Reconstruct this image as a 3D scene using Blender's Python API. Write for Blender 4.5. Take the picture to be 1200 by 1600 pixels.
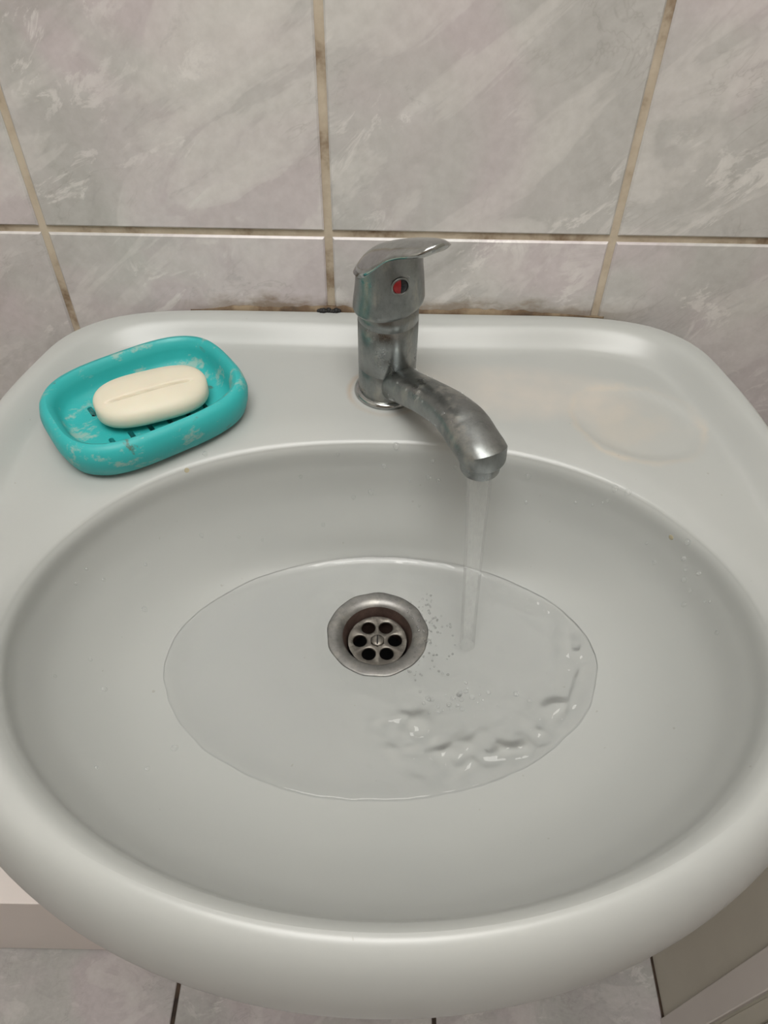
import bpy, bmesh, math, random
import numpy as np
from mathutils import Vector, Matrix
from mathutils.bvhtree import BVHTree
from mathutils import noise as mnoise

for o in list(bpy.data.objects):
    bpy.data.objects.remove(o, do_unlink=True)
scene = bpy.context.scene
COL = scene.collection
random.seed(7)

# ------------------------------------------------------------------ camera
PITCH, ROLL = math.radians(47.5), math.radians(1.0)
fw = Vector((0, math.cos(PITCH), -math.sin(PITCH)))
up0 = Vector((0, math.sin(PITCH), math.cos(PITCH)))
rt0 = Vector((1, 0, 0))
rt = rt0*math.cos(ROLL)+up0*math.sin(ROLL)
up = -rt0*math.sin(ROLL)+up0*math.cos(ROLL)
cam_d = bpy.data.cameras.new('camera')
cam = bpy.data.objects.new('camera', cam_d)
COL.objects.link(cam)
cam.matrix_world = Matrix(((rt.x, up.x, -fw.x, 0), (rt.y, up.y, -fw.y, -.508), (rt.z, up.z, -fw.z, .327), (0, 0, 0, 1)))
cam_d.sensor_fit = 'VERTICAL'
cam_d.sensor_height = 36.0
cam_d.lens = 36.0*1202/1600
cam_d.clip_start = .01
scene.camera = cam

# ------------------------------------------------------------------ world, light, exposure
world = bpy.data.worlds.new('world'); scene.world = world; world.use_nodes = True
world.node_tree.nodes['Background'].inputs[0].default_value = (.9, .95, 1, 1)
world.node_tree.nodes['Background'].inputs[1].default_value = .0
LAMP_POS = (-.05, -.76, 1.555)
ld = bpy.data.lights.new('lamp_light', 'AREA'); ld.shape = 'SQUARE'; ld.size = .86; ld.energy = 16
ld.color = (1.0, 1.0, .97)
lo = bpy.data.objects.new('lamp_light', ld); COL.objects.link(lo); lo.location = (LAMP_POS[0], LAMP_POS[1], LAMP_POS[2]-.014)
vs = scene.view_settings
vs.view_transform = 'Standard'; vs.look = 'None'; vs.gamma = 1; vs.use_curve_mapping = False
vs.exposure = -.29

# ------------------------------------------------------------------ helpers
def mesh_obj(name, verts, faces, mat=None, parent=None, smooth=True, loc=None):
    me = bpy.data.meshes.new(name)
    me.from_pydata([tuple(v) for v in verts], [], faces)
    me.validate(); me.update()
    return link_mesh(name, me, mat, parent, smooth, loc)

def link_mesh(name, me, mat=None, parent=None, smooth=True, loc=None):
    o = bpy.data.objects.new(name, me); COL.objects.link(o)
    if mat and not me.materials: me.materials.append(mat)
    if smooth:
        me.polygons.foreach_set('use_smooth', [True]*len(me.polygons))
    if parent: o.parent = parent
    if loc: o.location = loc
    return o

def bm_obj(name, bm, mat=None, parent=None, smooth=True, loc=None, recalc=True):
    if recalc: bmesh.ops.recalc_face_normals(bm, faces=bm.faces)
    me = bpy.data.meshes.new(name); bm.to_mesh(me); bm.free()
    return link_mesh(name, me, mat, parent, smooth, loc)

def empty(name, loc=(0, 0, 0)):
    o = bpy.data.objects.new(name, None); COL.objects.link(o); o.location = loc
    o.empty_display_size = .02
    return o

def tag(o, label, cat, group=None, kind=None):
    o['label'] = label; o['category'] = cat
    if group: o['group'] = group
    if kind: o['kind'] = kind
    return o

def struct(o, label=None, cat=None):
    o['kind'] = 'structure'
    if label: o['label'] = label
    if cat: o['category'] = cat
    return o

def sstep(a, b, x):
    t = min(1, max(0, (x-a)/(b-a))); return t*t*(3-2*t)

def box_bm(x0, x1, y0, y1, z0, z1, bev=0, seg=2):
    bm = bmesh.new()
    bmesh.ops.create_cube(bm, size=1)
    for v in bm.verts:
        v.co = Vector((x0+(v.co.x+.5)*(x1-x0), y0+(v.co.y+.5)*(y1-y0), z0+(v.co.z+.5)*(z1-z0)))
    if bev: bmesh.ops.bevel(bm, geom=bm.edges[:], offset=bev, segments=seg, affect='EDGES', profile=.6)
    return bm

def rings_bm(rings, cap0=False, cap1=False, closed=True):
    """loft a list of equally long closed rings"""
    bm = bmesh.new()
    R = [[bm.verts.new(p) for p in r] for r in rings]
    n = len(R[0])
    for a, b in zip(R[:-1], R[1:]):
        for i in range(n if closed else n-1):
            j = (i+1) % n
            bm.faces.new((a[i], a[j], b[j], b[i]))
    if cap0: bm.faces.new(R[0][::-1])
    if cap1: bm.faces.new(R[-1])
    return bm

def lathe_bm(prof, n=48, c=(0, 0, 0), cap0=False, cap1=False):
    rings = [[(c[0]+r*math.cos(2*math.pi*i/n), c[1]+r*math.sin(2*math.pi*i/n), c[2]+z) for i in range(n)] for r, z in prof]
    return rings_bm(rings, cap0, cap1)

def smooth_by_angle(o, deg=40):
    me = o.data
    bm = bmesh.new(); bm.from_mesh(me)
    for e in bm.edges:
        e.smooth = not (len(e.link_faces) == 2 and e.calc_face_angle(0) > math.radians(deg))
    bm.to_mesh(me); bm.free()

def catmull(keys, n_per):
    """keys: list of tuples; returns dense interpolated array through the keys"""
    K = np.array(keys, float); out = []
    m = len(K)
    for i in range(m-1):
        p0 = K[i-1] if i > 0 else 2*K[0]-K[1]
        p1, p2 = K[i], K[i+1]
        p3 = K[i+2] if i+2 < m else 2*K[-1]-K[-2]
        for k in range(n_per):
            t = k/n_per
            out.append(.5*((2*p1)+(-p0+p2)*t+(2*p0-5*p1+4*p2-p3)*t*t+(-p0+3*p1-3*p2+p3)*t**3))
    out.append(K[-1])
    return np.array(out)

# ------------------------------------------------------------------ node helper
class NT:
    def __init__(s, name):
        s.m = bpy.data.materials.new(name); s.m.use_nodes = True
        s.t = s.m.node_tree; s.p = s.t.nodes['Principled BSDF']; s.out = s.t.nodes['Material Output']
    def n(s, typ, **kw):
        nd = s.t.nodes.new(typ)
        for k, v in kw.items():
            if k.startswith('i_'): nd.inputs[int(k[2:]) if k[2:].isdigit() else k[2:].replace('_', ' ')].default_value = v
            else: setattr(nd, k, v)
        return nd
    def l(s, a, b): s.t.links.new(a, b)
    def pos(s, scale=1.0, rnd=0.0, rot=(0, 0, 0), stretch=(1, 1, 1), obj=False):
        src = s.n('ShaderNodeTexCoord').outputs['Object'] if obj else s.n('ShaderNodeNewGeometry').outputs['Position']
        if rnd:
            oi = s.n('ShaderNodeObjectInfo')
            mu = s.n('ShaderNodeVectorMath', operation='SCALE'); s.l(oi.outputs['Location'], mu.inputs[0])
            mu.inputs['Scale'].default_value = rnd
            ad = s.n('ShaderNodeVectorMath', operation='ADD'); s.l(src, ad.inputs[0]); s.l(mu.outputs[0], ad.inputs[1]); src = ad.outputs[0]
        mp = s.n('ShaderNodeMapping'); mp.inputs['Rotation'].default_value = rot
        s.l(src, mp.inputs[0])
        m2 = s.n('ShaderNodeMapping'); m2.inputs['Scale'].default_value = tuple(scale*q for q in stretch)
        s.l(mp.outputs[0], m2.inputs[0])
        return m2.outputs[0]
    def noise(s, vec, scale=5, detail=4, rough=.55, dist=0):
        nd = s.n('ShaderNodeTexNoise'); nd.inputs['Scale'].default_value = scale; nd.inputs['Detail'].default_value = detail
        nd.inputs['Roughness'].default_value = rough; nd.inputs['Distortion'].default_value = dist
        if vec is not None: s.l(vec, nd.inputs['Vector'])
        return nd.outputs['Fac']
    def ramp(s, fac, stops, interp='LINEAR'):
        r = s.n('ShaderNodeValToRGB'); r.color_ramp.interpolation = interp
        el = r.color_ramp.elements
        while len(el) < len(stops): el.new(.5)
        for e, (p, c) in zip(el, stops):
            e.position = p; e.color = (c, c, c, 1) if isinstance(c, (int, float)) else (*c, 1)
        s.l(fac, r.inputs[0]); return r.outputs[0]
    def mix(s, fac, a, b, mode='MIX'):
        m = s.n('ShaderNodeMix', data_type='RGBA', blend_type=mode)
        for inp, v in ((m.inputs[0], fac), (m.inputs[6], a), (m.inputs[7], b)):
            if isinstance(v, (int, float)): inp.default_value = v
            elif isinstance(v, tuple): inp.default_value = (*v, 1)
            else: s.l(v, inp)
        return m.outputs[2]
    def math(s, op, a, b=None, clamp=False):
        m = s.n('ShaderNodeMath', operation=op, use_clamp=clamp)
        for inp, v in ((m.inputs[0], a), (m.inputs[1], b)):
            if v is None: continue
            if isinstance(v, (int, float)): inp.default_value = v
            else: s.l(v, inp)
        return m.outputs[0]
    def bump(s, h, strength=.2, dist=.001):
        b = s.n('ShaderNodeBump'); b.inputs['Strength'].default_value = strength; b.inputs['Distance'].default_value = dist
        s.l(h, b.inputs['Height']); s.l(b.outputs[0], s.p.inputs['Normal'])
    def set(s, **kw):
        for k, v in kw.items():
            k = k.replace('_', ' ')
            inp = s.p.inputs[k]
            if isinstance(v, (int, float)): inp.default_value = v
            elif isinstance(v, tuple): inp.default_value = (*v, 1)
            else: s.l(v, inp)
        return s

def ellipse_dist(nt, c, ax, ay, ang=0.0, plane='XY'):
    """normalised distance from the centre of an ellipse in the world XY plane"""
    g = nt.n('ShaderNodeNewGeometry').outputs['Position']
    mp = nt.n('ShaderNodeMapping', vector_type='TEXTURE')
    mp.inputs['Location'].default_value = (c[0], c[1], 0); mp.inputs['Rotation'].default_value = (0, 0, ang)
    mp.inputs['Scale'].default_value = (ax, ay, 1e6)
    nt.l(g, mp.inputs[0])
    ln = nt.n('ShaderNodeVectorMath', operation='LENGTH'); nt.l(mp.outputs[0], ln.inputs[0])
    return ln.outputs['Value']

# ------------------------------------------------------------------ materials
def mat_marble(name, tint=1.0, rnd=3.17, stain=False):
    t = NT(name)
    rot = (0, math.radians(38), 0)
    big = t.noise(t.pos(1, rnd), 5.5, 3, .5, .6)
    col = t.ramp(big, [(.36, (.405, .398, .370)), (.48, (.45, .440, .412)), (.57, (.47, .425, .418)), (.72, (.52, .475, .468))])
    st = t.noise(t.pos(1, rnd*1.3, rot, (.32, 1, 1)), 17, 5, .6, .9)
    col = t.mix(t.ramp(st, [(.52, 0), (.55, .30), (.70, .65)]), col, (.63, .61, .57))
    col = t.mix(t.ramp(st, [(.31, .5), (.42, 0)]), col, (.30, .292, .268))
    fl = t.noise(t.pos(1, rnd*.9, rot, (.5, 1, 1)), 38, 6, .7, .8)
    fm = t.ramp(t.noise(t.pos(1, rnd*1.9), 9, 2), [(.50, 0), (.60, 1)])
    col = t.mix(t.math('MULTIPLY', t.ramp(fl, [(.55, 0), (.60, .6), (.68, .75)]), fm), col, (.66, .64, .60))
    col = t.mix(t.math('MULTIPLY', t.ramp(fl, [(.33, .55), (.42, 0)]), fm), col, (.31, .30, .285))
    pk = t.ramp(t.noise(t.pos(1, rnd*2.7), 7, 3, .55, .5), [(.50, 0), (.62, .38)])
    col = t.mix(pk, col, (.475, .425, .425))
    v1 = t.noise(t.pos(1, rnd*.7, rot, (.4, 1, 1)), 26, 4, .62, 1.6)
    vein = t.ramp(t.math('ABSOLUTE', t.math('SUBTRACT', v1, .5)), [(.0, 1), (.012, .3), (.03, 0)])
    vm = t.ramp(t.noise(t.pos(1, rnd*2.1), 13, 2), [(.52, 0), (.62, 1)])
    col = t.mix(t.math('MULTIPLY', t.math('MULTIPLY', vein, vm), .30), col, (.24, .225, .20))
    fine = t.noise(t.pos(1, rnd), 140, 3, .6)
    col = t.mix(.10, col, t.ramp(fine, [(.3, .2), (.7, .7)]))
    col = t.mix(1.0, col, (tint, tint, tint*1.03), 'MULTIPLY')
    if stain:      # brown damp stain on the glaze just above the basin
        g = t.n('ShaderNodeSeparateXYZ'); t.l(t.n('ShaderNodeNewGeometry').outputs['Position'], g.inputs[0])
        nn = t.noise(t.pos(1, 0, (0, 0, 0), (.5, 1, 1)), 60, 4, .65)
        hgt = t.math('SUBTRACT', g.outputs[2], t.math('MULTIPLY', t.math('SUBTRACT', nn, .42), .035))
        zm = t.ramp(t.math('ADD', t.math('MULTIPLY', hgt, 30), .5), [(.45, .75), (.62, .22), (.80, 0)])
        xm = t.ramp(t.math('ADD', t.math('MULTIPLY', g.outputs[0], 2), .5), [(.16, 0), (.30, 1), (.80, .8), (.90, 0)])
        col = t.mix(t.math('MULTIPLY', zm, xm), col, (.23, .165, .10))
    t.set(Base_Color=col, Roughness=.24, Specular_IOR_Level=.4)
    t.bump(t.noise(t.pos(1, rnd), 30, 2), .08, .002)
    return t.m

def mat_grout(name, a, b, c):
    t = NT(name)
    n = t.noise(t.pos(), 22, 5, .65)
    col = t.ramp(n, [(.34, c), (.47, b), (.6, a)])
    t.set(Base_Color=col, Roughness=.85)
    t.bump(t.noise(t.pos(), 400, 3), .4, .0006)
    return t.m

def mat_ceramic():
    t = NT('glazed_white_ceramic')
    base = t.mix(t.ramp(t.noise(t.pos(), 9, 3), [(.3, 0), (.7, 1)]), (.415, .428, .417), (.432, .444, .430))
    # beige limescale: oval patch in the soap recess, bloom over the tap ledge, ring round the tap foot
    d1 = ellipse_dist(t, (.170, -.108), .046, .040, -.55)
    wob = t.math('MULTIPLY', t.math('SUBTRACT', t.noise(t.pos(), 30, 4), .5), .5)
    e1 = t.math('ADD', d1, wob)
    ringm = t.ramp(t.math('ABSOLUTE', t.math('SUBTRACT', e1, .95)), [(0, .55), (.10, 0)])
    fillm = t.ramp(e1, [(.5, .34), (1.0, 0)])
    patch = t.ramp(t.noise(t.pos(), 16, 4), [(.42, 0), (.6, 1)])
    m1 = t.math('MULTIPLY', t.math('MAXIMUM', ringm, fillm), t.math('ADD', t.math('MULTIPLY', patch, .8), .2))
    base = t.mix(m1, base, (.56, .49, .40))
    d2 = t.math('ADD', ellipse_dist(t, (.085, -.078), .105, .034, -.05), wob)
    m2 = t.math('MULTIPLY', t.ramp(d2, [(.55, .5), (1.0, 0)]), t.math('ADD', t.math('MULTIPLY', patch, .6), .4))
    base = t.mix(m2, base, (.62, .55, .48))
    d3 = t.math('ADD', ellipse_dist(t, (.0, -.079), .027, .026), t.math('MULTIPLY', wob, .5))
    m3 = t.math('MULTIPLY', t.ramp(t.math('ABSOLUTE', t.math('SUBTRACT', d3, .97)), [(0, .9), (.13, 0)]), t.math('ADD', t.math('MULTIPLY', patch, .7), .25))
    base = t.mix(m3, base, (.40, .29, .20))
    speck = t.ramp(t.noise(t.pos(), 260, 1, .4), [(.80, 0), (.83, .5)])
    base = t.mix(speck, base, (.3, .28, .25))
    t.set(Base_Color=base, Roughness=.30, Specular_IOR_Level=.5)
    t.bump(t.noise(t.pos(), 26, 2), .04, .002)
    return t.m

def mat_chrome(name='dull_chrome', base=(.285, .30, .297), r0=.26, r1=.46, scum=.55):
    t = NT(name)
    n = t.noise(t.pos(), 55, 5, .65)
    rough = t.ramp(n, [(.35, r0), (.7, r1)])
    sc = t.ramp(t.noise(t.pos(1, 0, (0, 0, 0), (1, 1, .45)), 85, 6, .7), [(.52, 0), (.66, scum)])
    mot = t.ramp(t.noise(t.pos(1, 0, (0, 0, 0), (1, 1, .6)), 140, 6, .75), [(.36, .80), (.5, .97), (.66, 1.07)])
    bs = t.mix(1.0, base, mot, 'MULTIPLY')
    col = t.mix(sc, bs, (.42, .40, .35))
    t.set(Base_Color=col, Metallic=t.math('SUBTRACT', 1.0, t.math('MULTIPLY', sc, .5)), Roughness=rough)
    t.bump(t.noise(t.pos(), 130, 3), .15, .0007)
    return t.m

def mat_plain(name, col, rough=.5, metallic=0, var=.06, nscale=20, spec=.5, bump=0, sss=0):
    t = NT(name)
    n = t.noise(t.pos(), nscale, 4)
    c = t.mix(t.ramp(n, [(.3, 0), (.7, 1)]), tuple(q*(1-var) for q in col), tuple(min(1, q*(1+var)) for q in col))
    t.set(Base_Color=c, Roughness=rough, Metallic=metallic, Specular_IOR_Level=spec)
    if sss:
        t.set(Subsurface_Weight=sss, Subsurface_Scale=.004)
    if bump: t.bump(t.noise(t.pos(), nscale*6, 3), bump, .001)
    return t.m

def mat_teal():
    t = NT('teal_plastic')
    n = t.noise(t.pos(), 25, 3)
    c = t.mix(t.ramp(n, [(.3, 0), (.7, 1)]), (.028, .385, .385), (.036, .425, .425))
    s = t.noise(t.pos(1, 0, (0, 0, -.65), (.6, 1, 1)), 55, 6, .72, 0)
    c = t.mix(t.ramp(s, [(.555, 0), (.63, .6)]), c, (.42, .47, .40))
    s2 = t.noise(t.pos(), 48, 5, .7, .4)
    c = t.mix(t.ramp(s2, [(.625, 0), (.70, .8)]), c, (.10, .10, .06))
    t.set(Base_Color=c, Roughness=t.ramp(s, [(.4, .38), (.7, .65)]), Specular_IOR_Level=.4)
    t.bump(s, .1, .001)
    return t.m

def mat_water(name, refr=.15, ior=1.33, outer=False, froth_glint=0.0):
    """clear water: mirror reflection by Fresnel, the rest passes straight on, a share of it bent"""
    t = NT(name)
    t.t.nodes.remove(t.p)
    gl = t.n('ShaderNodeBsdfGlossy'); gl.inputs['Roughness'].default_value = .02
    tr = t.n('ShaderNodeBsdfTransparent')
    rf = t.n('ShaderNodeBsdfRefraction'); rf.inputs['IOR'].default_value = ior; rf.inputs['Roughness'].default_value = 0
    m1 = t.n('ShaderNodeMixShader'); m1.inputs[0].default_value = refr
    t.l(tr.outputs[0], m1.inputs[1]); t.l(rf.outputs[0], m1.inputs[2])
    fr = t.n('ShaderNodeFresnel'); fr.inputs['IOR'].default_value = ior
    m2 = t.n('ShaderNodeMixShader'); geo = t.n('ShaderNodeNewGeometry'); t.l(t.math('MULTIPLY', fr.outputs[0], t.math('SUBTRACT', 1.0, geo.outputs['Backfacing'])) if outer else fr.outputs[0], m2.inputs[0]); t.l(m1.outputs[0], m2.inputs[1]); t.l(gl.outputs[0], m2.inputs[2])
    res = m2.outputs[0]
    if froth_glint:      # fine air bubbles drawn out along the jet; in drops, white painted as glints
        df = t.n('ShaderNodeBsdfDiffuse'); df.inputs[0].default_value = (.9, .92, .91, 1)
        tl = t.n('ShaderNodeBsdfTranslucent'); tl.inputs[0].default_value = (.9, .92, .91, 1)
        m3 = t.n('ShaderNodeMixShader'); t.l(df.outputs[0], m3.inputs[1]); t.l(tl.outputs[0], m3.inputs[2])
        fn = t.noise(t.pos(1, 0, (0, 0, 0), (1, 1, .06)), 420, 3, .6)
        m4 = t.n('ShaderNodeMixShader'); t.l(t.ramp(fn, [(.4, froth_glint*.25), (.68, froth_glint)]), m4.inputs[0]); t.l(res, m4.inputs[1]); t.l(m3.outputs[0], m4.inputs[2])
        res = m4.outputs[0]
    t.l(res, t.out.inputs[0])
    return t.m

M = {}
M['tile'] = mat_marble('marbled_glazed_tile', 1.28, stain=True)
M['tile_edge'] = M['tile']
M['floor_tile'] = mat_marble('marbled_floor_tile', .98, 1.71)
M['grout'] = mat_grout('beige_grout', (.60, .52, .41), (.50, .42, .32), (.22, .15, .09))
M['floor_grout'] = mat_grout('dark_grout', (.10, .065, .045), (.07, .045, .03), (.03, .02, .015))
M['ceramic'] = mat_ceramic()
M['chrome'] = mat_chrome()
M['polished'] = mat_chrome('polished_chrome', (.44, .455, .45), .12, .24, .2)
M['steel'] = mat_chrome('stained_steel', (.27, .265, .255), .42, .55, .4)
M['strainer'] = mat_chrome('limescaled_steel', (.20, .185, .165), .35, .5, .6)
M['rust'] = mat_plain('rusty_steel', (.085, .055, .045), .5, .3, .4, 90, .4, .3)
M['dark'] = mat_plain('black_pipe', (.008, .008, .008), .6, 0, .2, 40)
M['teal'] = mat_teal()
M['soap'] = mat_plain('cream_soap', (.70, .655, .53), .45, 0, .03, 30, .35, .03, .15)
M['water'] = mat_water('clear_water', .10)
M['film'] = mat_water('shallow_water', .22)
M['drop'] = mat_water('bead_water', .0, outer=True, froth_glint=.30)  # white mixed into the clear drops and bubbles as a painted bright glint
M['jet'] = mat_water('falling_water', .14, outer=True, froth_glint=.16)
M['foam'] = mat_plain('white_bubbles', (.85, .87, .86), .2)
M['red'] = mat_plain('red_enamel', (.30, .012, .015), .3, 0, .2, 200)
M['blue'] = mat_plain('black_enamel', (.006, .007, .012), .12)
M['paint'] = mat_plain('pale_paint', (.62, .60, .56), .6, 0, .04, 5)
M['olive'] = mat_plain('greyed_wall_paint', (.58, .555, .48), .6, 0, .05, 6)
M['trim'] = mat_plain('white_trim_paint', (.68, .64, .61), .4, 0, .04, 9)
M['pinkboard'] = mat_plain('pale_pink_board', (.84, .775, .74), .4, 0, .03, 7)
M['ceil'] = mat_plain('ceiling_paint', (.75, .74, .71), .8, 0, .03, 4)
M['door'] = mat_plain('brown_door', (.16, .105, .07), .4, 0, .15, 8)
M['mould'] = mat_grout('mouldy_sealant', (.26, .20, .13), (.13, .085, .05), (.035, .025, .018))

# ------------------------------------------------------------------ room
XL, XR, YF, ZF, ZC = -1.043, .360, -1.70, -.80, 1.60
FT, FZ = .0015, .003      # tile proud, joint half width

def tile_mesh(name, w, h, t=.008, bev=.0012):
    bm = bmesh.new()
    a, b = w/2, h/2
    base = [bm.verts.new((x, y, 0)) for x, y in ((-a, -b), (a, -b), (a, b), (-a, b))]
    mid = [bm.verts.new((x, y, t-bev)) for x, y in ((-a, -b), (a, -b), (a, b), (-a, b))]
    top = [bm.verts.new((x, y, t)) for x, y in ((-a+bev, -b+bev), (a-bev, -b+bev), (a-bev, b-bev), (-a+bev, b-bev))]
    for A, B in ((base, mid), (mid, top)):
        for i in range(4):
            bm.faces.new((A[i], A[(i+1) % 4], B[(i+1) % 4], B[i]))
    bm.faces.new(top)
    me = bpy.data.meshes.new(name); bm.to_mesh(me); bm.free()
    return me

# back wall: grout bed at y = +.002, tile faces at y = 0
wall_back = struct(bm_obj('wall_back', box_bm(XL, XR, .002, .08, ZF, ZC), M['grout'], smooth=False))
J = .0052
xs = [-1.043, -.843, -.643, -.443, -.243, -.0427, .158, .360]
zs = [-.80, -.54, -.24, .0598, .36, .66, .96, 1.26, 1.60]
cache = {}
for i in range(len(xs)-1):
    for k in range(len(zs)-1):
        w, h = xs[i+1]-xs[i]-J, zs[k+1]-zs[k]-J
        key = (round(w, 3), round(h, 3))
        if key not in cache:
            cache[key] = tile_mesh('tile', w, h); cache[key].materials.append(M['tile'])
        o = bpy.data.objects.new('tile', cache[key]); COL.objects.link(o); o.parent = wall_back
        o.rotation_euler = (math.pi/2+random.uniform(-.0015, .0015), 0, 0)
        o.location = ((xs[i]+xs[i+1])/2, .0078+random.uniform(0, .0006), (zs[k]+zs[k+1])/2)

struct(bm_obj('wall_right', box_bm(XR, XR+.08, YF, .08, ZF, ZC), M['olive'], smooth=False))
struct(bm_obj('wall_left', box_bm(XL-.08, XL, YF, .08, ZF, ZC), M['paint'], smooth=False))
struct(bm_obj('wall_front', box_bm(XL-.08, XR+.08, YF-.08, YF, ZF, ZC), M['door'], smooth=False))
struct(bm_obj('ceiling', box_bm(XL-.08, XR+.08, YF-.08, .08, ZC, ZC+.05), M['ceil'], smooth=False))
floor = struct(bm_obj('floor', box_bm(XL-.08, XR+.08, YF-.08, .08, ZF-.06, ZF-.003), M['floor_grout'], smooth=False))
fx = [-1.043, -.896, -.573, -.250, .073, .360]
fy = [-1.70, -1.492, -1.169, -.846, -.523, -.200, 0]
for i in range(len(fx)-1):
    for k in range(len(fy)-1):
        w, h = fx[i+1]-fx[i]-.0055, fy[k+1]-fy[k]-.0055
        key = ('f', round(w, 3), round(h, 3))
        if key not in cache:
            cache[key] = tile_mesh('tile', w, h); cache[key].materials.append(M['floor_tile'])
        o = bpy.data.objects.new('tile', cache[key]); COL.objects.link(o); o.parent = floor
        o.location = ((fx[i]+fx[i+1])/2, (fy[k]+fy[k+1])/2, ZF-.008)

# door casing with a stepped profile on the right wall, door leaf beyond it
for k, (y0, y1, d, m) in enumerate(((-.322, -.352, .006, 'trim'), (-.355, -.372, .003, 'olive'), (-.375, -.41, .009, 'trim'))):
    struct(bm_obj('trim_%d' % (k+1), box_bm(XR-d, XR+.001, y1, y0, ZF, 1.25, .001, 1), M[m], smooth=False))
dr = struct(bm_obj('door_1', box_bm(XR-.004, XR+.001, -1.12, -.412, ZF+.006, 1.22, .001, 1), M['trim'], smooth=False))

# low boxed-in ledge to the left under the basin
bx = empty('pipe_boxing', (-.66, -.13, ZF))
def under(o, root):
    o.parent = root; o.matrix_parent_inverse = Matrix.Translation(root.location).inverted(); return o
under(bm_obj('front_panel', box_bm(XL+.001, -.30, -.2575, -.245, ZF+.005, -.606, .001, 1), M['pinkboard'], smooth=False), bx)
under(bm_obj('top_panel', box_bm(XL+.001, -.30, -.259, -.001, -.604, -.594, .0015, 2), M['pinkboard'], smooth=False), bx)
under(bm_obj('side_panel', box_bm(-.312, -.30, -.2445, -.001, ZF, -.6045, .001, 1), M['pinkboard'], smooth=False), bx)
tag(bx, 'low pale pinkish panelled ledge on the floor below the left of the basin', 'pipe boxing')

# ceiling lamp
lamp = empty('ceiling_lamp', LAMP_POS)
under(bm_obj('lamp_frame', box_bm(LAMP_POS[0]-.46, LAMP_POS[0]+.46, LAMP_POS[1]-.46, LAMP_POS[1]+.46, LAMP_POS[2]-.005, ZC-.0005, .004, 2), M['trim'], smooth=False), lamp)
lt = NT('lamp_glow'); lt.set(Base_Color=(.9, .9, .88), Emission_Color=(1, .97, .93), Emission_Strength=5)
under(bm_obj('diffuser', box_bm(LAMP_POS[0]-.44, LAMP_POS[0]+.44, LAMP_POS[1]-.44, LAMP_POS[1]+.44, LAMP_POS[2]-.012, LAMP_POS[2]-.0055), lt.m, smooth=False), lamp)
tag(lamp, 'large square white ceiling light panel above the wash basin', 'lamp')

# ------------------------------------------------------------------ wash basin
NTH = 288
TH = [2*math.pi*i/NTH for i in range(NTH)]
KEYS = [  # cx, cy, a, b, squareness of the back half, z       (drain -> lip)
    (-.003, -.2145, .0300, .0300, 2.0, -.1165),
    (-.002, -.2165, .0500, .0440, 2.0, -.1140),
    (-.001, -.2220, .0880, .0660, 2.1, -.1110),
    (.000, -.2400, .1290, .0890, 2.15, -.1040),
    (.001, -.2550, .1600, .1095, 2.2, -.0895),
    (.001, -.2660, .1850, .1310, 2.2, -.0640),
    (.001, -.2725, .1955, .1415, 2.25, -.0410),
    (.002, -.2745, .1985, .1448, 2.25, -.0260),
    (.002, -.2745, .2012, .1470, 2.25, -.0205),
]
DENSE = catmull(KEYS, 8)
def ring_pt(k, th):
    c, s = math.cos(th), math.sin(th)
    n = k[4] if s > 0 else 2.0
    e = 2.0/n
    x = k[2]*math.copysign(abs(c)**e, c); y = k[3]*math.copysign(abs(s)**e, s)
    px, py = k[0]+x, k[1]+y
    return (px, py, k[5]+.0105*(1-sstep(-.30, -.19, py))*sstep(-.090, -.0205, k[5]))
def basin_at(w, th):
    """w in 0 .. len(KEYS)-1 from the drain to the lip"""
    f = w*8; i = min(int(f), len(DENSE)-2); t = f-i
    return ring_pt(DENSE[i]*(1-t)+DENSE[i+1]*t, th)

# outline of the basin seen from above
half = [(0, -.001), (.08, -.001), (.14, -.0018), (.178, -.0065), (.206, -.0175), (.228, -.040), (.241, -.075), (.252, -.115), (.260, -.160), (.2645, -.205)]
for a in np.linspace(-.02, math.pi/2, 40)[1:]:
    half.append((.265*math.cos(a), -.220-.2272*math.sin(a)))
def sm(h):
    return [tuple(p) for p in catmull(h[:11], 6)[:-1]]+h[10:]
right = sm(half)
left = [(-x*(1+.035*(1-sstep(.10, .22, -y))), y) for x, y in right]
outline = right+left[::-1][1:-1]
O2 = np.array(outline)
CEN = np.array((.001, -.235))
def outer_pt(px, py):
    d = np.array((px, py))-CEN; d /= np.linalg.norm(d)
    A = O2-CEN; B = np.roll(O2, -1, 0)-CEN
    ca = A[:, 0]*d[1]-A[:, 1]*d[0]; cb = B[:, 0]*d[1]-B[:, 1]*d[0]
    dots = A@d
    idx = np.where((ca*cb <= 0) & (dots > 0) & (np.abs(ca-cb) > 1e-12))[0]
    i = idx[0]; t = ca[i]/(ca[i]-cb[i])
    p = A[i]+(B[i]-A[i])*t
    return CEN+p, d

def deck_z(x, y, din, dout):
    wb = sstep(-.30, -.19, y)                       # back of the basin: sunken ledge for tap and soap
    zb = -.0150+.0150*(1-sstep(.010, .036, dout))
    zfr = -.0035
    z = zb*wb+zfr*(1-wb)
    # two shallow oval soap recesses
    for cx, s in ((.170, 1),):
        u, v = x-cx, y+.106
        a = -.55*s; ru = u*math.cos(a)+v*math.sin(a); rv = -u*math.sin(a)+v*math.cos(a)
        r = math.hypot(ru/.047, rv/.036)
        z -= .0028*(1-sstep(.78, 1.08, r))*wb
    wl = .009+.021*wb
    if din < wl:
        q = (1-din/wl)**(2+.7*wb); z0 = -.0205*wb-.0100*(1-wb)
        z = z*(1-q)+z0*q
    return z

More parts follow.
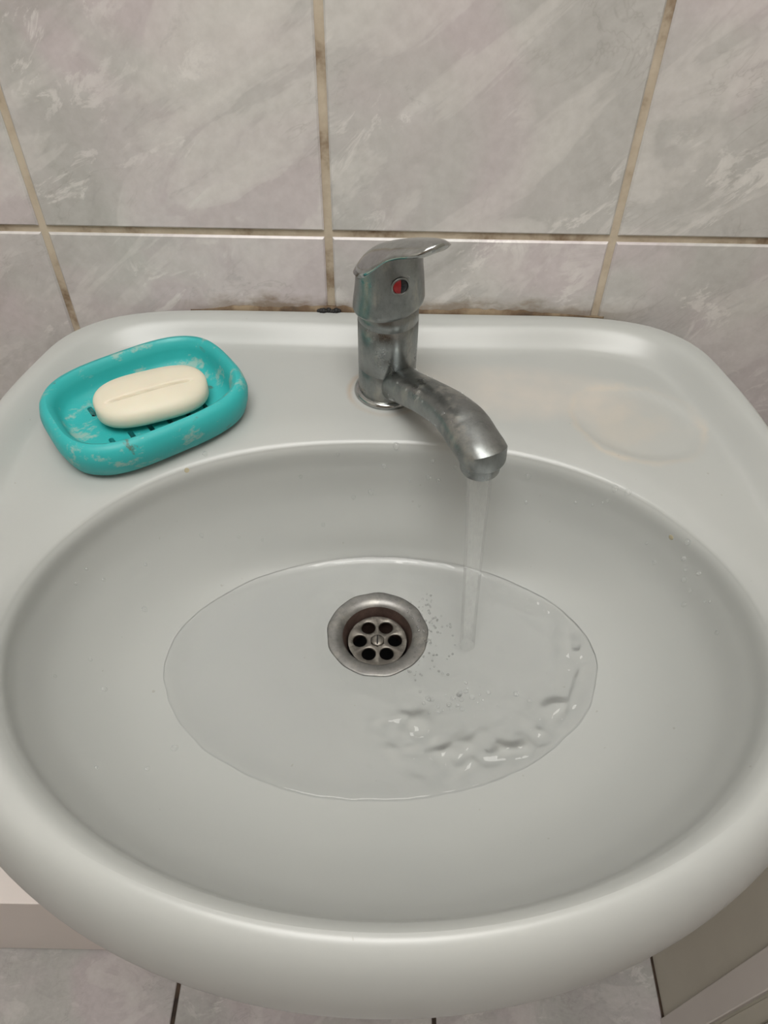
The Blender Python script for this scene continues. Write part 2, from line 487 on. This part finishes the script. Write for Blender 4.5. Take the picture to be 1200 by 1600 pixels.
rows = []
for k in DENSE: rows.append([ring_pt(k, th) for th in TH])
lip = rows[-1]
NS = 44
outs = [outer_pt(p[0], p[1]) for p in lip]
def edge_r(y): return .006+(.030-.006)*sstep(-.03, -.30, y) if False else .006+.022*sstep(.03, .30, -y)
insets = []
for (q, d), p in zip(outs, lip):
    insets.append(edge_r(q[1]))
for s in range(1, NS+1):
    r = []
    for p, (q, d), er in zip(lip, outs, insets):
        t = s/NS
        qi = q-d*er*.74
        x = p[0]+(qi[0]-p[0])*t; y = p[1]+(qi[1]-p[1])*t
        r.append((x, y, deck_z(x, y, math.hypot(x-p[0], y-p[1]), math.hypot(x-q[0], y-q[1]))))
    rows.append(r)
last = rows[-1]
for phi in np.linspace(0, math.pi/2, 11)[1:]:
    r = []
    for p, (q, d), er in zip(last, outs, insets):
        qi = q-d*er*.74
        r.append((qi[0]+d[0]*er*.74*math.sin(phi), qi[1]+d[1]*er*.74*math.sin(phi), p[2]-er*1.6*(1-math.cos(phi))))
    rows.append(r)
edge = rows[-1]
for sc, z in ((1.0, -.052), (.992, -.060), (.96, -.071), (.90, -.085), (.82, -.108), (.70, -.130), (.52, -.148), (.32, -.156), (.16, -.158)):
    r = []
    for (q, d), e in zip(outs, edge):
        x = CEN[0]+(q[0]-CEN[0])*sc; y = CEN[1]+.02*(1-sc)+(q[1]-CEN[1])*sc
        r.append((x, y, min(z, e[2]-.004)))
    rows.append(r)
bm = rings_bm(rows)
basin = empty('wash_basin', (0, -.235, -.158))
body = under(bm_obj('basin_bowl', bm, M['ceramic']), basin)
tag(basin, 'large white oval ceramic wash basin mounted against the tiled wall', 'wash basin')

# sealant bead between basin and wall
rr = []
for i in range(241):
    x = -.150+.315*i/240
    n = max(0, .5+.9*mnoise.noise((x*55, .3, 1.1))+.5*mnoise.noise((x*170, 2.3, 1.1)))
    env = sstep(-.150, -.10, x)*(1-sstep(.09, .165, x))
    h = -.0030+(.0030+.0024*n)*env
    q = .0004+(.0005+.0014*n)*env
    rr.append([(x, .0006, -.006), (x, -q-.0006*env, -.0055), (x, -q-.0008*env, -.0022+.25*h), (x, -q*.6, h*.9), (x, .0006, h+.0006)])
seal = struct(bm_obj('trim_4', rings_bm(rr, True, True), M['mould']), 'brown mouldy sealant line between basin and wall tiles', 'sealant')

bm = bmesh.new()
for k in range(9):
    g = bmesh.ops.create_icosphere(bm, subdivisions=2, radius=.0016+.0010*((k*7) % 5)/5)
    for v in g['verts']: v.co += Vector((-.052+.0019*k, -.0036-.0008*((k*3) % 4)/4, .0002+.0009*((k*5) % 3)/3))
bm_obj('mould_lump', bm, M['dark'], seal)

# ------------------------------------------------------------------ drain
DX, DY, DZ = -.003, -.2145, -.1150
drain = empty('sink_drain', (DX, DY, DZ-.03))
fl = []
N = 72
prof = [(.0345, -.0005), (.0342, .0000), (.0335, .0003), (.0290, .0000), (.0256, -.0007), (.0238, -.0030), (.0228, -.0060), (.0212, -.0125), (.0206, -.030)]
rings = []
for r, z in prof:
    ring = []
    for i in range(N):
        a = 2*math.pi*i/N
        rr_ = r+(.00022*(math.sin(9*a+.7)+math.sin(13*a))*max(0, (r-.030)/.0045) if r > .03 else 0)
        ring.append((DX+rr_*math.cos(a), DY+rr_*math.sin(a)*.985, DZ+z))
    rings.append(ring)
under(bm_obj('flange', rings_bm(rings[:6]), M['steel']), drain)
under(bm_obj('drain_cup', rings_bm(rings[5:]), M['rust']), drain)
# strainer plate with six round holes, cut as real openings
def strainer_bm(R=.0202, hr=.0047, hd=.0122, z=0, thick=.0012):
    bm = bmesh.new()
    n = 16
    for k in range(6):
        a0 = math.radians(60*k+2)
        cx, cy = hd*math.cos(a0), hd*math.sin(a0)
        # sector cell from angle a0-30..a0+30, between r=.0046 and R, hole in the middle
        def cell(ang):
            dx, dy = math.cos(ang), math.sin(ang)
            lo_, hi_ = 0, .03
            for _ in range(30):
                mid = (lo_+hi_)/2
                x, y = cx+dx*mid, cy+dy*mid
                rr = math.hypot(x, y); an = (math.atan2(y, x)-a0+math.pi) % (2*math.pi)-math.pi
                inside = rr < R and rr > .0046 and abs(an) < math.radians(30)
                if inside: lo_ = mid
                else: hi_ = mid
            return (cx+dx*lo_, cy+dy*lo_)
        m = 40
        outer = [cell(a0+2*math.pi*i/m) for i in range(m)]
        h1 = [(cx+hr*math.cos(a0+2*math.pi*i/m), cy+hr*math.sin(a0+2*math.pi*i/m)) for i in range(m)]
        h0 = [(cx+(hr+.0006)*math.cos(a0+2*math.pi*i/m), cy+(hr+.0006)*math.sin(a0+2*math.pi*i/m)) for i in range(m)]
        V = [[bm.verts.new((x, y, z_)) for x, y in ring] for ring, z_ in ((outer, 0), (h0, .0003), (h1, -.0003), (h1, -thick))]
        for A, B in zip(V[:-1], V[1:]):
            for i in range(m):
                bm.faces.new((A[i], A[(i+1) % m], B[(i+1) % m], B[i]))
    bmesh.ops.remove_doubles(bm, verts=bm.verts, dist=.00005)
    return bm
SZ = DZ-.0100
sb = strainer_bm()
bmesh.ops.translate(sb, vec=(DX, DY, SZ), verts=sb.verts)
under(bm_obj('strainer', sb, M['strainer']), drain)
sc = under(bm_obj('screw', lathe_bm([(.0046, -.001), (.0046, .0006), (.0040, .0013), (.0020, .0017), (.0001, .0018)], 32, (DX, DY, SZ)), M['strainer']), drain)
slot = bm_obj('slot', box_bm(DX-.0005, DX+.0005, DY-.0037, DY+.0037, SZ+.0012, SZ+.0019), M['dark'], smooth=False)
slot.parent = sc
under(bm_obj('waste_pipe', lathe_bm([(.0206, -.029), (.0206, -.10), (.0001, -.10)], 40, (DX, DY, DZ)), M['dark']), drain)
tag(drain, 'round stained steel drain with six-hole strainer at the bottom of the basin', 'drain')

# ------------------------------------------------------------------ tap
FX, FY, FZ0 = .0005, -.0775, -.0150
tap = empty('mixer_tap', (FX, FY, FZ0))
C0 = (FX, FY, 0)
under(bm_obj('base_ring', lathe_bm([(.0192, -.0149), (.0224, -.0149), (.0228, -.0138), (.0221, -.0118), (.0206, -.0110), (.0192, -.0108)], 64, C0), M['polished']), tap)
bodyp = [(.0206, -.0148), (.0207, -.004), (.0206, .0080), (.0203, .0084), (.0203, .0088), (.0207, .0092), (.0209, .030), (.0209, .0440), (.0205, .0444), (.0205, .0449), (.0208, .0453), (.0207, .0520), (.0190, .0540), (.0190, .064), (.0001, .064)]
bo = under(bm_obj('body', lathe_bm([(r*.955, z) for r, z in bodyp], 64, C0), M['chrome']), tap)
smooth_by_angle(bo, 50)

# spout: swept oval tube that arches out and down to the outlet
sp_keys = [  # x, y, z of the centreline, half width, half height
    (FX+.004, FY-.008, -.001, .0120, .0120),
    (.0095, -.0935, .0030, .0125, .0118),
    (.0165, -.1060, .0085, .0120, .0112),
    (.0265, -.1240, .0165, .0120, .0108),
    (.0370, -.1430, .0235, .0128, .0110),
    (.0450, -.1600, .0275, .0142, .0112),
    (.0492, -.1688, .0272, .0148, .0112),
]
SP = catmull(sp_keys, 7)
SD = Vector((.0585, -.105, 0)).normalized(); side = Vector((.105, .0585, 0)).normalized()
AX, AY = .0555, -.1840
stations = []
for i, k in enumerate(SP):
    a_ = SP[max(0, i-1)][:3]; b_ = SP[min(len(SP)-1, i+1)][:3]
    tg = Vector(b_-a_)
    pit = math.atan2(tg.z, tg.dot(SD))
    stations.append((Vector(k[:3]), pit, k[3], k[4], .82))
p1 = stations[-1][1]
for pd, dx, z, hw, hh in ((-20, -.0050, .0275, .0148, .0115), (-38, -.0018, .0270, .0148, .0124), (-57, .0, .0262, .0146, .0147), (-59, .0, .0257, .0146, .0147)):
    stations.append((Vector((AX, AY, z))+SD*dx, math.radians(pd), hw, hh, .95))
for r, z in ((.0143, .0232), (.0138, .0220), (.0116, .0214)):
    stations.append((Vector((AX, AY, z)), -math.pi/2, r, r, 1.0))
rings = []
for c, pit, hw, hh, e in stations:
    nu = Vector((0, 0, 1))*math.cos(pit)-SD*math.sin(pit)
    ring = []
    for j in range(48):
        ca, sa = math.cos(2*math.pi*j/48), math.sin(2*math.pi*j/48)
        ring.append(tuple(c+side*hw*math.copysign(abs(ca)**e, ca)+nu*hh*math.copysign(abs(sa)**e, sa)))
    rings.append(ring)
spout = under(bm_obj('spout', rings_bm(rings, True, True), M['chrome']), tap)
smooth_by_angle(spout, 33)
ae = bm_obj('aerator', lathe_bm([(.0114, .0225), (.0118, .0205), (.0118, .0142), (.0113, .0130), (.0096, .0134), (.0092, .017), (.0001, .017)], 48, (AX, AY, 0)), M['chrome'])
ae.parent = spout
smooth_by_angle(ae, 40)

# handle: turned cap with a hood that runs out into the lever
AL = math.radians(36)
LD = Vector((math.sin(AL), -math.cos(AL), 0)); LS = Vector((math.cos(AL), math.sin(AL), 0))
hood = catmull([  # u, z of the ridge, half width, arch drop, thickness
    (-.0218, .0720, .0040, .001, .003),
    (-.0190, .0812, .0125, .005, .004),
    (-.0120, .0895, .0185, .011, .005),
    (.0000, .0972, .0212, .0150, .0060),
    (.0100, .1026, .0200, .0115, .0068),
    (.0190, .1068, .0178, .0060, .0074),
    (.0290, .1108, .0162, .0032, .0076),
    (.0370, .1136, .0150, .0024, .0074),
    (.0430, .1154, .0115, .0016, .0066),
    (.0465, .1162, .0045, .0006, .0044)], 6)
HB = Vector((FX, FY, 0))
def hood_z(u, v):
    us = hood[:, 0]
    i = int(np.clip(np.searchsorted(us, u)-1, 0, len(us)-2)); t = (u-us[i])/(us[i+1]-us[i]+1e-9); t = min(1, max(0, t))
    k = hood[i]*(1-t)+hood[i+1]*t
    return k[1]-k[3]*min(1.3, (v/k[2])**2)
handle = empty('handle'); 
rings = []
m = 28
for k in hood:
    u, zc, w, ar, th = k
    ring = []
    for j in range(m):        # top side left to right, then under side back
        if j < m//2:
            v = -1+2*j/(m//2-1); z = zc-ar*v*v; ee = (1-abs(v)**4)
            ring.append(tuple(HB+LD*u+LS*(w*v)+Vector((0, 0, z-th*.5*(1-ee)))))
        else:
            v = 1-2*(j-m//2)/(m//2-1); z = zc-ar*v*v-th*.5-th*.5*(1-abs(v)**4)
            ring.append(tuple(HB+LD*u+LS*(w*v*.985)+Vector((0, 0, z))))
    rings.append(ring)
bpy.data.objects.remove(handle)
hd = under(bm_obj('handle', rings_bm(rings, True, True), M['polished']), tap)
# cap
rings = []
n = 64
for f, rad in ((-.04, .0196), (0, .0220), (.015, .0227), (.06, .0230), (.10, .0229), (.3, .0224), (.5, .0218), (.7, .0212), (.85, .0210), (1.0, .0210)):
    ring = []
    for i in range(n):
        a = 2*math.pi*i/n
        u, v = math.cos(a)*rad, math.sin(a)*rad
        zb = .0565+.0035*(u*LD.x*1.0+v*LS.x)/.021-.0015*(-(u*LD.y+v*LS.y))/.021
        zt = hood_z(u, v)-.0035
        scoop = 1-.10*sstep(.45, 1, f)*max(0, math.cos(a))
        z = zb+(zt-zb)*max(0, f) if f >= 0 else zb+.0012
        ring.append(tuple(HB+LD*u*scoop+LS*v+Vector((0, 0, z))))
    rings.append(ring)
cp = under(bm_obj('handle_cap', rings_bm(rings, True, True), M['chrome']), tap)
smooth_by_angle(cp, 55)
# red / black indicator button on the front of the cap
IA = math.radians(19)
ID = Vector((math.sin(IA), -math.cos(IA), .0)); IS = Vector((math.cos(IA), math.sin(IA), 0)); IU = Vector((0, 0, 1))
def half_disc(sgn, r=.0049):
    vs_, n_ = [], 20
    ctr = HB+Vector((0, 0, .0790))+ID*.0203
    out = []
    for rr_, dd in ((r, .0), (r, .0014), (r*.75, .0021), (.0002, .0023)):
        ring = []
        for i in range(n_+1):
            a = math.pi/2+sgn*math.pi*i/n_
            ring.append(tuple(ctr+IS*(rr_*math.cos(a))+IU*(rr_*math.sin(a))+ID*dd))
        out.append(ring)
    return rings_bm(out, closed=True)
o = bm_obj('red_indicator', half_disc(1), M['red']); o.parent = cp
o = bm_obj('blue_indicator', half_disc(-1), M['blue']); o.parent = cp
rg = []
for i in range(40):
    a = 2*math.pi*i/40
    rad = IS*math.cos(a)+IU*math.sin(a)
    ctr = HB+Vector((0, 0, .0790))+ID*.0208
    rg.append([tuple(ctr+rad*(.0054+.0007*math.cos(b))+ID*(.0008+.0007*math.sin(b))) for b in np.linspace(0, 2*math.pi, 9)[:-1]])
rg.append(rg[0])
bm = rings_bm(rg); bmesh.ops.remove_doubles(bm, verts=bm.verts, dist=1e-6)
o = bm_obj('indicator_rim', bm, M['chrome']); o.parent = cp
tag(tap, 'worn chrome single-lever mixer tap with running spout at the back of the basin', 'tap')

# ------------------------------------------------------------------ soap dish and soap
DANG = math.radians(36)
DC = Vector((-.1580, -.1130, 0)); DB = -.0161
def sq(th, a, b, n):
    c, s = math.cos(th), math.sin(th); e = 2/n
    return a*math.copysign(abs(c)**e, c), b*math.copysign(abs(s)**e, s)
def dish_pt(th, a, b, n, z):
    x, y = sq(th, a, b, n)
    ca, sa = math.cos(DANG), math.sin(DANG)
    return (DC.x+x*ca-y*sa, DC.y+x*sa+y*ca, DB+(z if z < .007 else .007+(z-.007)*1.22))
A, B = .0640, .0490
prof = [(-.016, 4, .0028), (-.012, 3.6, .0012), (-.007, 3.4, .0015), (-.0025, 3.2, .006), (-.0002, 3.1, .012), (.0004, 3.1, .017), (-.0008, 3.1, .0212), (-.0030, 3.1, .0238), (-.0056, 3.1, .0243), (-.0080, 3.1, .0228),
        (-.0097, 3.2, .0185), (-.0110, 3.3, .0138), (-.0132, 3.3, .0110), (-.0170, 3.2, .0094), (-.030, 3.0, .0090)]
n = 96
dth = [2*math.pi*i/n for i in range(n)]
rings = [[dish_pt(t, A+d, B+d, e, z) for t in dth] for d, e, z in prof]
bm = bmesh.new()
R_ = [[bm.verts.new(p) for p in r] for r in rings]
for a, b in zip(R_[:-1], R_[1:]):
    for i in range(n):
        j = (i+1) % n; bm.faces.new((a[i], a[j], b[j], b[i]))
bm.faces.new(R_[0][::-1]); bm.faces.new(R_[-1])
dish_o = bm_obj('soap_dish', bm, M['teal'])
# drain slots cut through the floor of the dish
bmc = bmesh.new()
for row in (-1, 1):
    for k in range(6):
        cx = (-.032+.0128*k)
        cy = row*.0185
        ca, sa = math.cos(DANG), math.sin(DANG)
        pts = []
        for i in range(16):
            t = 2*math.pi*i/16
            px = cx+.0017*math.cos(t); py = cy+.0038*(1 if math.sin(t) > 0 else -1)+.0017*math.sin(t)
            pts.append((DC.x+px*ca-py*sa, DC.y+px*sa+py*ca))
        lo_ = [bmc.verts.new((x, y, DB-.002)) for x, y in pts]; hi_ = [bmc.verts.new((x, y, DB+.0130)) for x, y in pts]
        for i in range(16):
            bmc.faces.new((lo_[i], lo_[(i+1) % 16], hi_[(i+1) % 16], hi_[i]))
        bmc.faces.new(lo_[::-1]); bmc.faces.new(hi_)
cut = bm_obj('cutter', bmc)
md = dish_o.modifiers.new('slots', 'BOOLEAN'); md.object = cut; md.operation = 'DIFFERENCE'; md.solver = 'EXACT'
dg = bpy.context.evaluated_depsgraph_get()
me = bpy.data.meshes.new_from_object(dish_o.evaluated_get(dg))
dish_o.modifiers.clear(); old = dish_o.data; dish_o.data = me; bpy.data.meshes.remove(old)
bpy.data.objects.remove(cut, do_unlink=True)
smooth_by_angle(dish_o, 45)
tag(dish_o, 'turquoise plastic soap dish with drain slots on the left basin ledge', 'soap dish')

SANG = math.radians(24); SC = Vector((-.1540, -.1118, DB+.0096))
rings = []
ns, nr = 72, 200
sa_, sb_, sh = .0368, .0232, .0200
for i in range(ns+1):
    t = -1+2*i/ns
    x = sa_*math.copysign(1-(1-abs(t))**1.8, t)
    g = max(.0, 1-abs(x/sa_)**3.2)**(1/2.4)
    g = max(g, .02)
    ring = []
    for j in range(nr):
        a = 2*math.pi*j/nr
        ca, sn = math.cos(a), math.sin(a)
        y = sb_*g*math.copysign(abs(ca)**.88, ca)
        zz = (sh/2)*(.35+.65*g)*math.copysign(abs(sn)**.82, sn)*(1.0 if sn < 0 else 1.08)
        z = sh/2+zz
        if sn > 0:   # worn crease along the top
            crz = .0060*math.exp(-((y+.0062-.0010*math.sin(x*60))/.0008)**2)*(1-sstep(.020, .030, abs(x+.001)))
            z -= crz
        cx, sx = math.cos(SANG), math.sin(SANG)
        ring.append((SC.x+x*cx-y*sx, SC.y+x*sx+y*cx, SC.z+z))
    rings.append(ring)
soap = bm_obj('soap_bar', rings_bm(rings, True, True), M['soap'])
tag(soap, 'cream bar of soap with a long crease lying in the turquoise dish', 'soap')

# ------------------------------------------------------------------ water
LAND = (.0565, -.2260)
def film_edge(th):
    return 3.22-.75*max(0, math.sin(th))**1.5+.07*math.sin(2*th+.6)+.045*mnoise.noise((math.cos(th)*4, math.sin(th)*4, 1.3))+.02*mnoise.noise((math.cos(th)*13, math.sin(th)*13, 4.1))
rings = []
NR = 120
W0 = .32
for i in range(NR+1):
    t = i/NR
    ring = []
    for th in TH:
        we = film_edge(th)
        w = W0+(we-W0)*t
        x, y, z = basin_at(w, th)
        d = (1-t)*(we-W0)*.032                    # rough distance to the film edge
        h = .0015*math.sqrt(max(0, 1-(1-min(1, d/.0035))**2))-.0001*(t > .999)
        # thin sheet round the jet, raised and broken into waves where it slows down
        r = math.hypot(x-LAND[0], y-LAND[1])
        ang = math.atan2(y-LAND[1], x-LAND[0])
        sec = sstep(.1, 1.0, math.cos(ang+.85)*.5+.5)
        inner = .040+.028*sec
        jump = sstep(inner-.010, inner+.008, r)
        lump = max(0, mnoise.noise((x*62, y*62, .7)))+.38*mnoise.noise((x*130, y*130, 2.2))
        wave = sec*math.exp(-((r-inner-.016)/.022)**2)
        h2 = h*(.55+.45*jump)+min(1, d/.01)*(.0105*wave*max(-.10, lump+.10)+.0009*mnoise.noise((x*75, y*75, 9.1))*(1-sstep(.05, .13, r)))
        ring.append((x, y, z+.0002+h2))
    rings.append(ring)
film = bm_obj('water_film', rings_bm(rings), M['film'])
tag(film, 'thin sheet of clear rippling water spreading over the basin floor around the drain', 'water', kind='stuff')

rings = []
for i in range(41):
    t = i/40
    z = .0165+(-.1100-.0165)*t
    cx = AX+.0002+(LAND[0]-AX)*t**1.2; cy = AY-.0005+(LAND[1]-AY)*t**1.15
    r = .0079+(.0050-.0079)*t**.6
    ring = []
    for j in range(36):
        a = 2*math.pi*j/36
        f = 1+.05*math.sin(3*a+2.4*t)+.05*math.sin(2*a-3.5*t+1)+.07*t*math.sin(2*a+.4)
        ring.append((cx+r*f*math.cos(a), cy+r*f*math.sin(a), z))
    rings.append(ring)
stream = bm_obj('water_stream', rings_bm(rings), M['jet'])
tag(stream, 'clear stream of water falling from the tap spout into the basin', 'water')

# drops clinging to the glazed wall
dropm = bmesh.new()
bmesh.ops.create_uvsphere(dropm, u_segments=12, v_segments=8, radius=1)
for v in dropm.verts:
    v.co.z = v.co.z*.85 if v.co.z > 0 else v.co.z*.12
    v.co.y *= 1.25
    v.co.x *= 1-.22*v.co.y
dme = bpy.data.meshes.new('water_drop'); dropm.to_mesh(dme); dropm.free()
dme.materials.append(M['drop']); dme.polygons.foreach_set('use_smooth', [True]*len(dme.polygons))
DROPS = [   # side of the bowl, position on the glaze, radius
    ('R', 0.1458, -0.1658, -0.0211, 0.00226),
    ('R', 0.1531, -0.1697, -0.0192, 0.00225),
    ('R', 0.1436, -0.1662, -0.0313, 0.00153),
    ('R', 0.1416, -0.1653, -0.0348, 0.00103),
    ('R', 0.1365, -0.1628, -0.0400, 0.00104),
    ('R', 0.1266, -0.1576, -0.0427, 0.00105),
    ('R', 0.1826, -0.2063, -0.0249, 0.00215),
    ('R', 0.1831, -0.2098, -0.0358, 0.00194),
    ('R', 0.1844, -0.2149, -0.0407, 0.00121),
    ('R', 0.1843, -0.2183, -0.0458, 0.00194),
    ('R', 0.1889, -0.2219, -0.0347, 0.00166),
    ('R', 0.1868, -0.2256, -0.0471, 0.00168),
    ('R', 0.1846, -0.2295, -0.0562, 0.00170),
    ('R', 0.1721, -0.2000, -0.0521, 0.00151),
    ('R', 0.1671, -0.1903, -0.0449, 0.00101),
    ('R', 0.1927, -0.2390, -0.0396, 0.00093),
    ('R', 0.1913, -0.2367, -0.0427, 0.00094),
    ('R', 0.1935, -0.2573, -0.0449, 0.00137),
    ('R', 0.1764, -0.1979, -0.0301, 0.00219),
    ('B', 0.0074, -0.1290, -0.0219, 0.00238),
    ('B', 0.0322, -0.1312, -0.0322, 0.00161),
    ('B', -0.0005, -0.1307, -0.0383, 0.00189),
    ('B', 0.0300, -0.1326, -0.0467, 0.00191),
    ('B', 0.0371, -0.1335, -0.0488, 0.00191),
    ('B', -0.0092, -0.1342, -0.0606, 0.00222),
    ('B', -0.0217, -0.1358, -0.0645, 0.00167),
    ('B', -0.0316, -0.1310, -0.0280, 0.00133),
    ('B', 0.0955, -0.1432, -0.0340, 0.00212),
    ('B', 0.0476, -0.1330, -0.0361, 0.00161),
    ('B', 0.0969, -0.1472, -0.0546, 0.00135),
    ('B', 0.0173, -0.1325, -0.0508, 0.00110),
    ('B', -0.0573, -0.1358, -0.0450, 0.00136),
    ('B', -0.0431, -0.1456, -0.0831, 0.00141),
    ('B', 0.0248, -0.1377, -0.0698, 0.00112),
    ('L', -0.1238, -0.1678, -0.0713, 0.00162),
    ('L', -0.1559, -0.1947, -0.0699, 0.00130),
    ('L', -0.1753, -0.2153, -0.0601, 0.00125),
    ('L', -0.1856, -0.2283, -0.0472, 0.00120),
    ('L', -0.1548, -0.2181, -0.0872, 0.00181),
    ('L', -0.1744, -0.2642, -0.0747, 0.00119),
    ('L', -0.1644, -0.2793, -0.0825, 0.00188),
    ('L', -0.1192, -0.3088, -0.0966, 0.00207),
    ('L', -0.1290, -0.3261, -0.0860, 0.00154),
    ('L', -0.1502, -0.3345, -0.0670, 0.00105),
    ('L', -0.1843, -0.2856, -0.0579, 0.00112),
    ('L', -0.1818, -0.2175, -0.0464, 0.00097),
    ('L', -0.1007, -0.1606, -0.0804, 0.00110),
    ('L', -0.0853, -0.1578, -0.0867, 0.00112),
    ('L', -0.1168, -0.1442, -0.0160, 0.00180),
    ('L', -0.1272, -0.1556, -0.0212, 0.00179),
]
bvh = BVHTree.FromObject(body, bpy.context.evaluated_depsgraph_get())
WHERE = {'R': ('small clear water drop clinging to the right wall of the basin', 'water drops on the right basin wall'),
         'B': ('small clear water drop clinging to the back wall of the basin below the tap', 'water drops on the back basin wall'),
         'L': ('small clear water drop clinging to the left wall of the basin', 'water drops on the left basin wall')}
YEL = mat_plain('yellow_lime', (.40, .36, .25), .4)
for d, lb in zip((DROPS[18], DROPS[49]), ('tiny yellowish lime spot on the right basin wall among water drops', 'tiny yellowish lime spot on the basin wall below the soap dish')):
    co, nrm, _, _ = bvh.find_nearest(Vector(d[1:4]))
    bm = bmesh.new(); bmesh.ops.create_uvsphere(bm, u_segments=14, v_segments=8, radius=1)
    for v in bm.verts: v.co.z *= .14
    o = bm_obj('lime_spot', bm, YEL)
    o.matrix_world = Matrix.Translation(co) @ nrm.to_track_quat('Z', 'Y').to_matrix().to_4x4() @ Matrix.Scale(.0017, 4)
    tag(o, lb, 'stain')
del DROPS[49], DROPS[18]
for sd, x, y, z, r in DROPS:
    co, nrm, _, _ = bvh.find_nearest(Vector((x, y, z)))
    down = Vector((0, 0, -1)); ax_y = (down-nrm*down.dot(nrm)).normalized(); ax_x = ax_y.cross(nrm)
    o = bpy.data.objects.new('water_drop', dme); COL.objects.link(o)
    r *= .95
    mt = Matrix((ax_x, ax_y, nrm)).transposed().to_4x4()
    o.matrix_world = Matrix.Translation(co+nrm*.00003) @ mt @ Matrix.Scale(r, 4)
    tag(o, WHERE[sd][0], 'water drop', WHERE[sd][1])

bvs = BVHTree.FromObject(spout, bpy.context.evaluated_depsgraph_get())
random.seed(5)
for k in range(22):
    st = stations[6+int(k*1.25)]
    a = random.choice((random.uniform(.15, .9), random.uniform(2.3, 3.5)))
    tgt = st[0]+spout.parent.location*0+(side*math.cos(a)+Vector((0, 0, 1))*math.sin(a))*.03
    h = bvs.find_nearest(tgt)
    co, nrm = h[0], h[1]
    down = Vector((0, 0, -1)); ax_y = (down-nrm*down.dot(nrm)).normalized(); ax_x = ax_y.cross(nrm)
    o = bpy.data.objects.new('water_drop', dme); COL.objects.link(o)
    o.matrix_world = Matrix.Translation(co) @ Matrix((ax_x, ax_y, nrm)).transposed().to_4x4() @ Matrix.Scale(random.uniform(.0007, .0016), 4)
    tag(o, 'small clear water drop beaded on the chrome tap spout', 'water drop', 'water drops on the tap spout')

# froth where the jet strikes, and spatter beside the drain
def blob_cloud(name, pts, mat, label):
    bm = bmesh.new()
    for x, y, z, r, fl in pts:
        g = bmesh.ops.create_uvsphere(bm, u_segments=10, v_segments=6, radius=r)
        for v in g['verts']:
            v.co.z *= fl; v.co += Vector((x, y, z))
    o = bm_obj(name, bm, mat)
    tag(o, label, 'water', kind='stuff'); return o
random.seed(11)
def floor_z(x, y):
    h = bvh.ray_cast(Vector((x, y, .05)), Vector((0, 0, -1)))
    return h[0].z
pts = []
for k in range(34):
    x = random.gauss(.047, .014); y = random.gauss(-.268, .0065)
    pts.append((x, y, floor_z(x, y)+.0014, random.uniform(.0006, .0019), .7))
blob_cloud('splash_bubbles', pts, M['drop'], 'cluster of small bubbles on the water in front of the falling stream')
pts = []
for k in range(70):
    a = random.uniform(-1.0, .75); rr_ = .0345+abs(random.gauss(0, .010))
    x, y = DX+rr_*math.cos(a), DY+rr_*math.sin(a)
    pts.append((x, y, floor_z(x, y)+.0018, random.uniform(.0003, .0008), .8))
for k in range(26):
    a = random.uniform(-1.2, 1.2); rr_ = random.uniform(.026, .034)
    x, y = DX+rr_*math.cos(a), DY+rr_*math.sin(a)
    pts.append((x, y, DZ+.0008, random.uniform(.0004, .0012), .6))
blob_cloud('drain_spatter', pts, M['water'], 'fine water spatter on the right side of the steel drain')
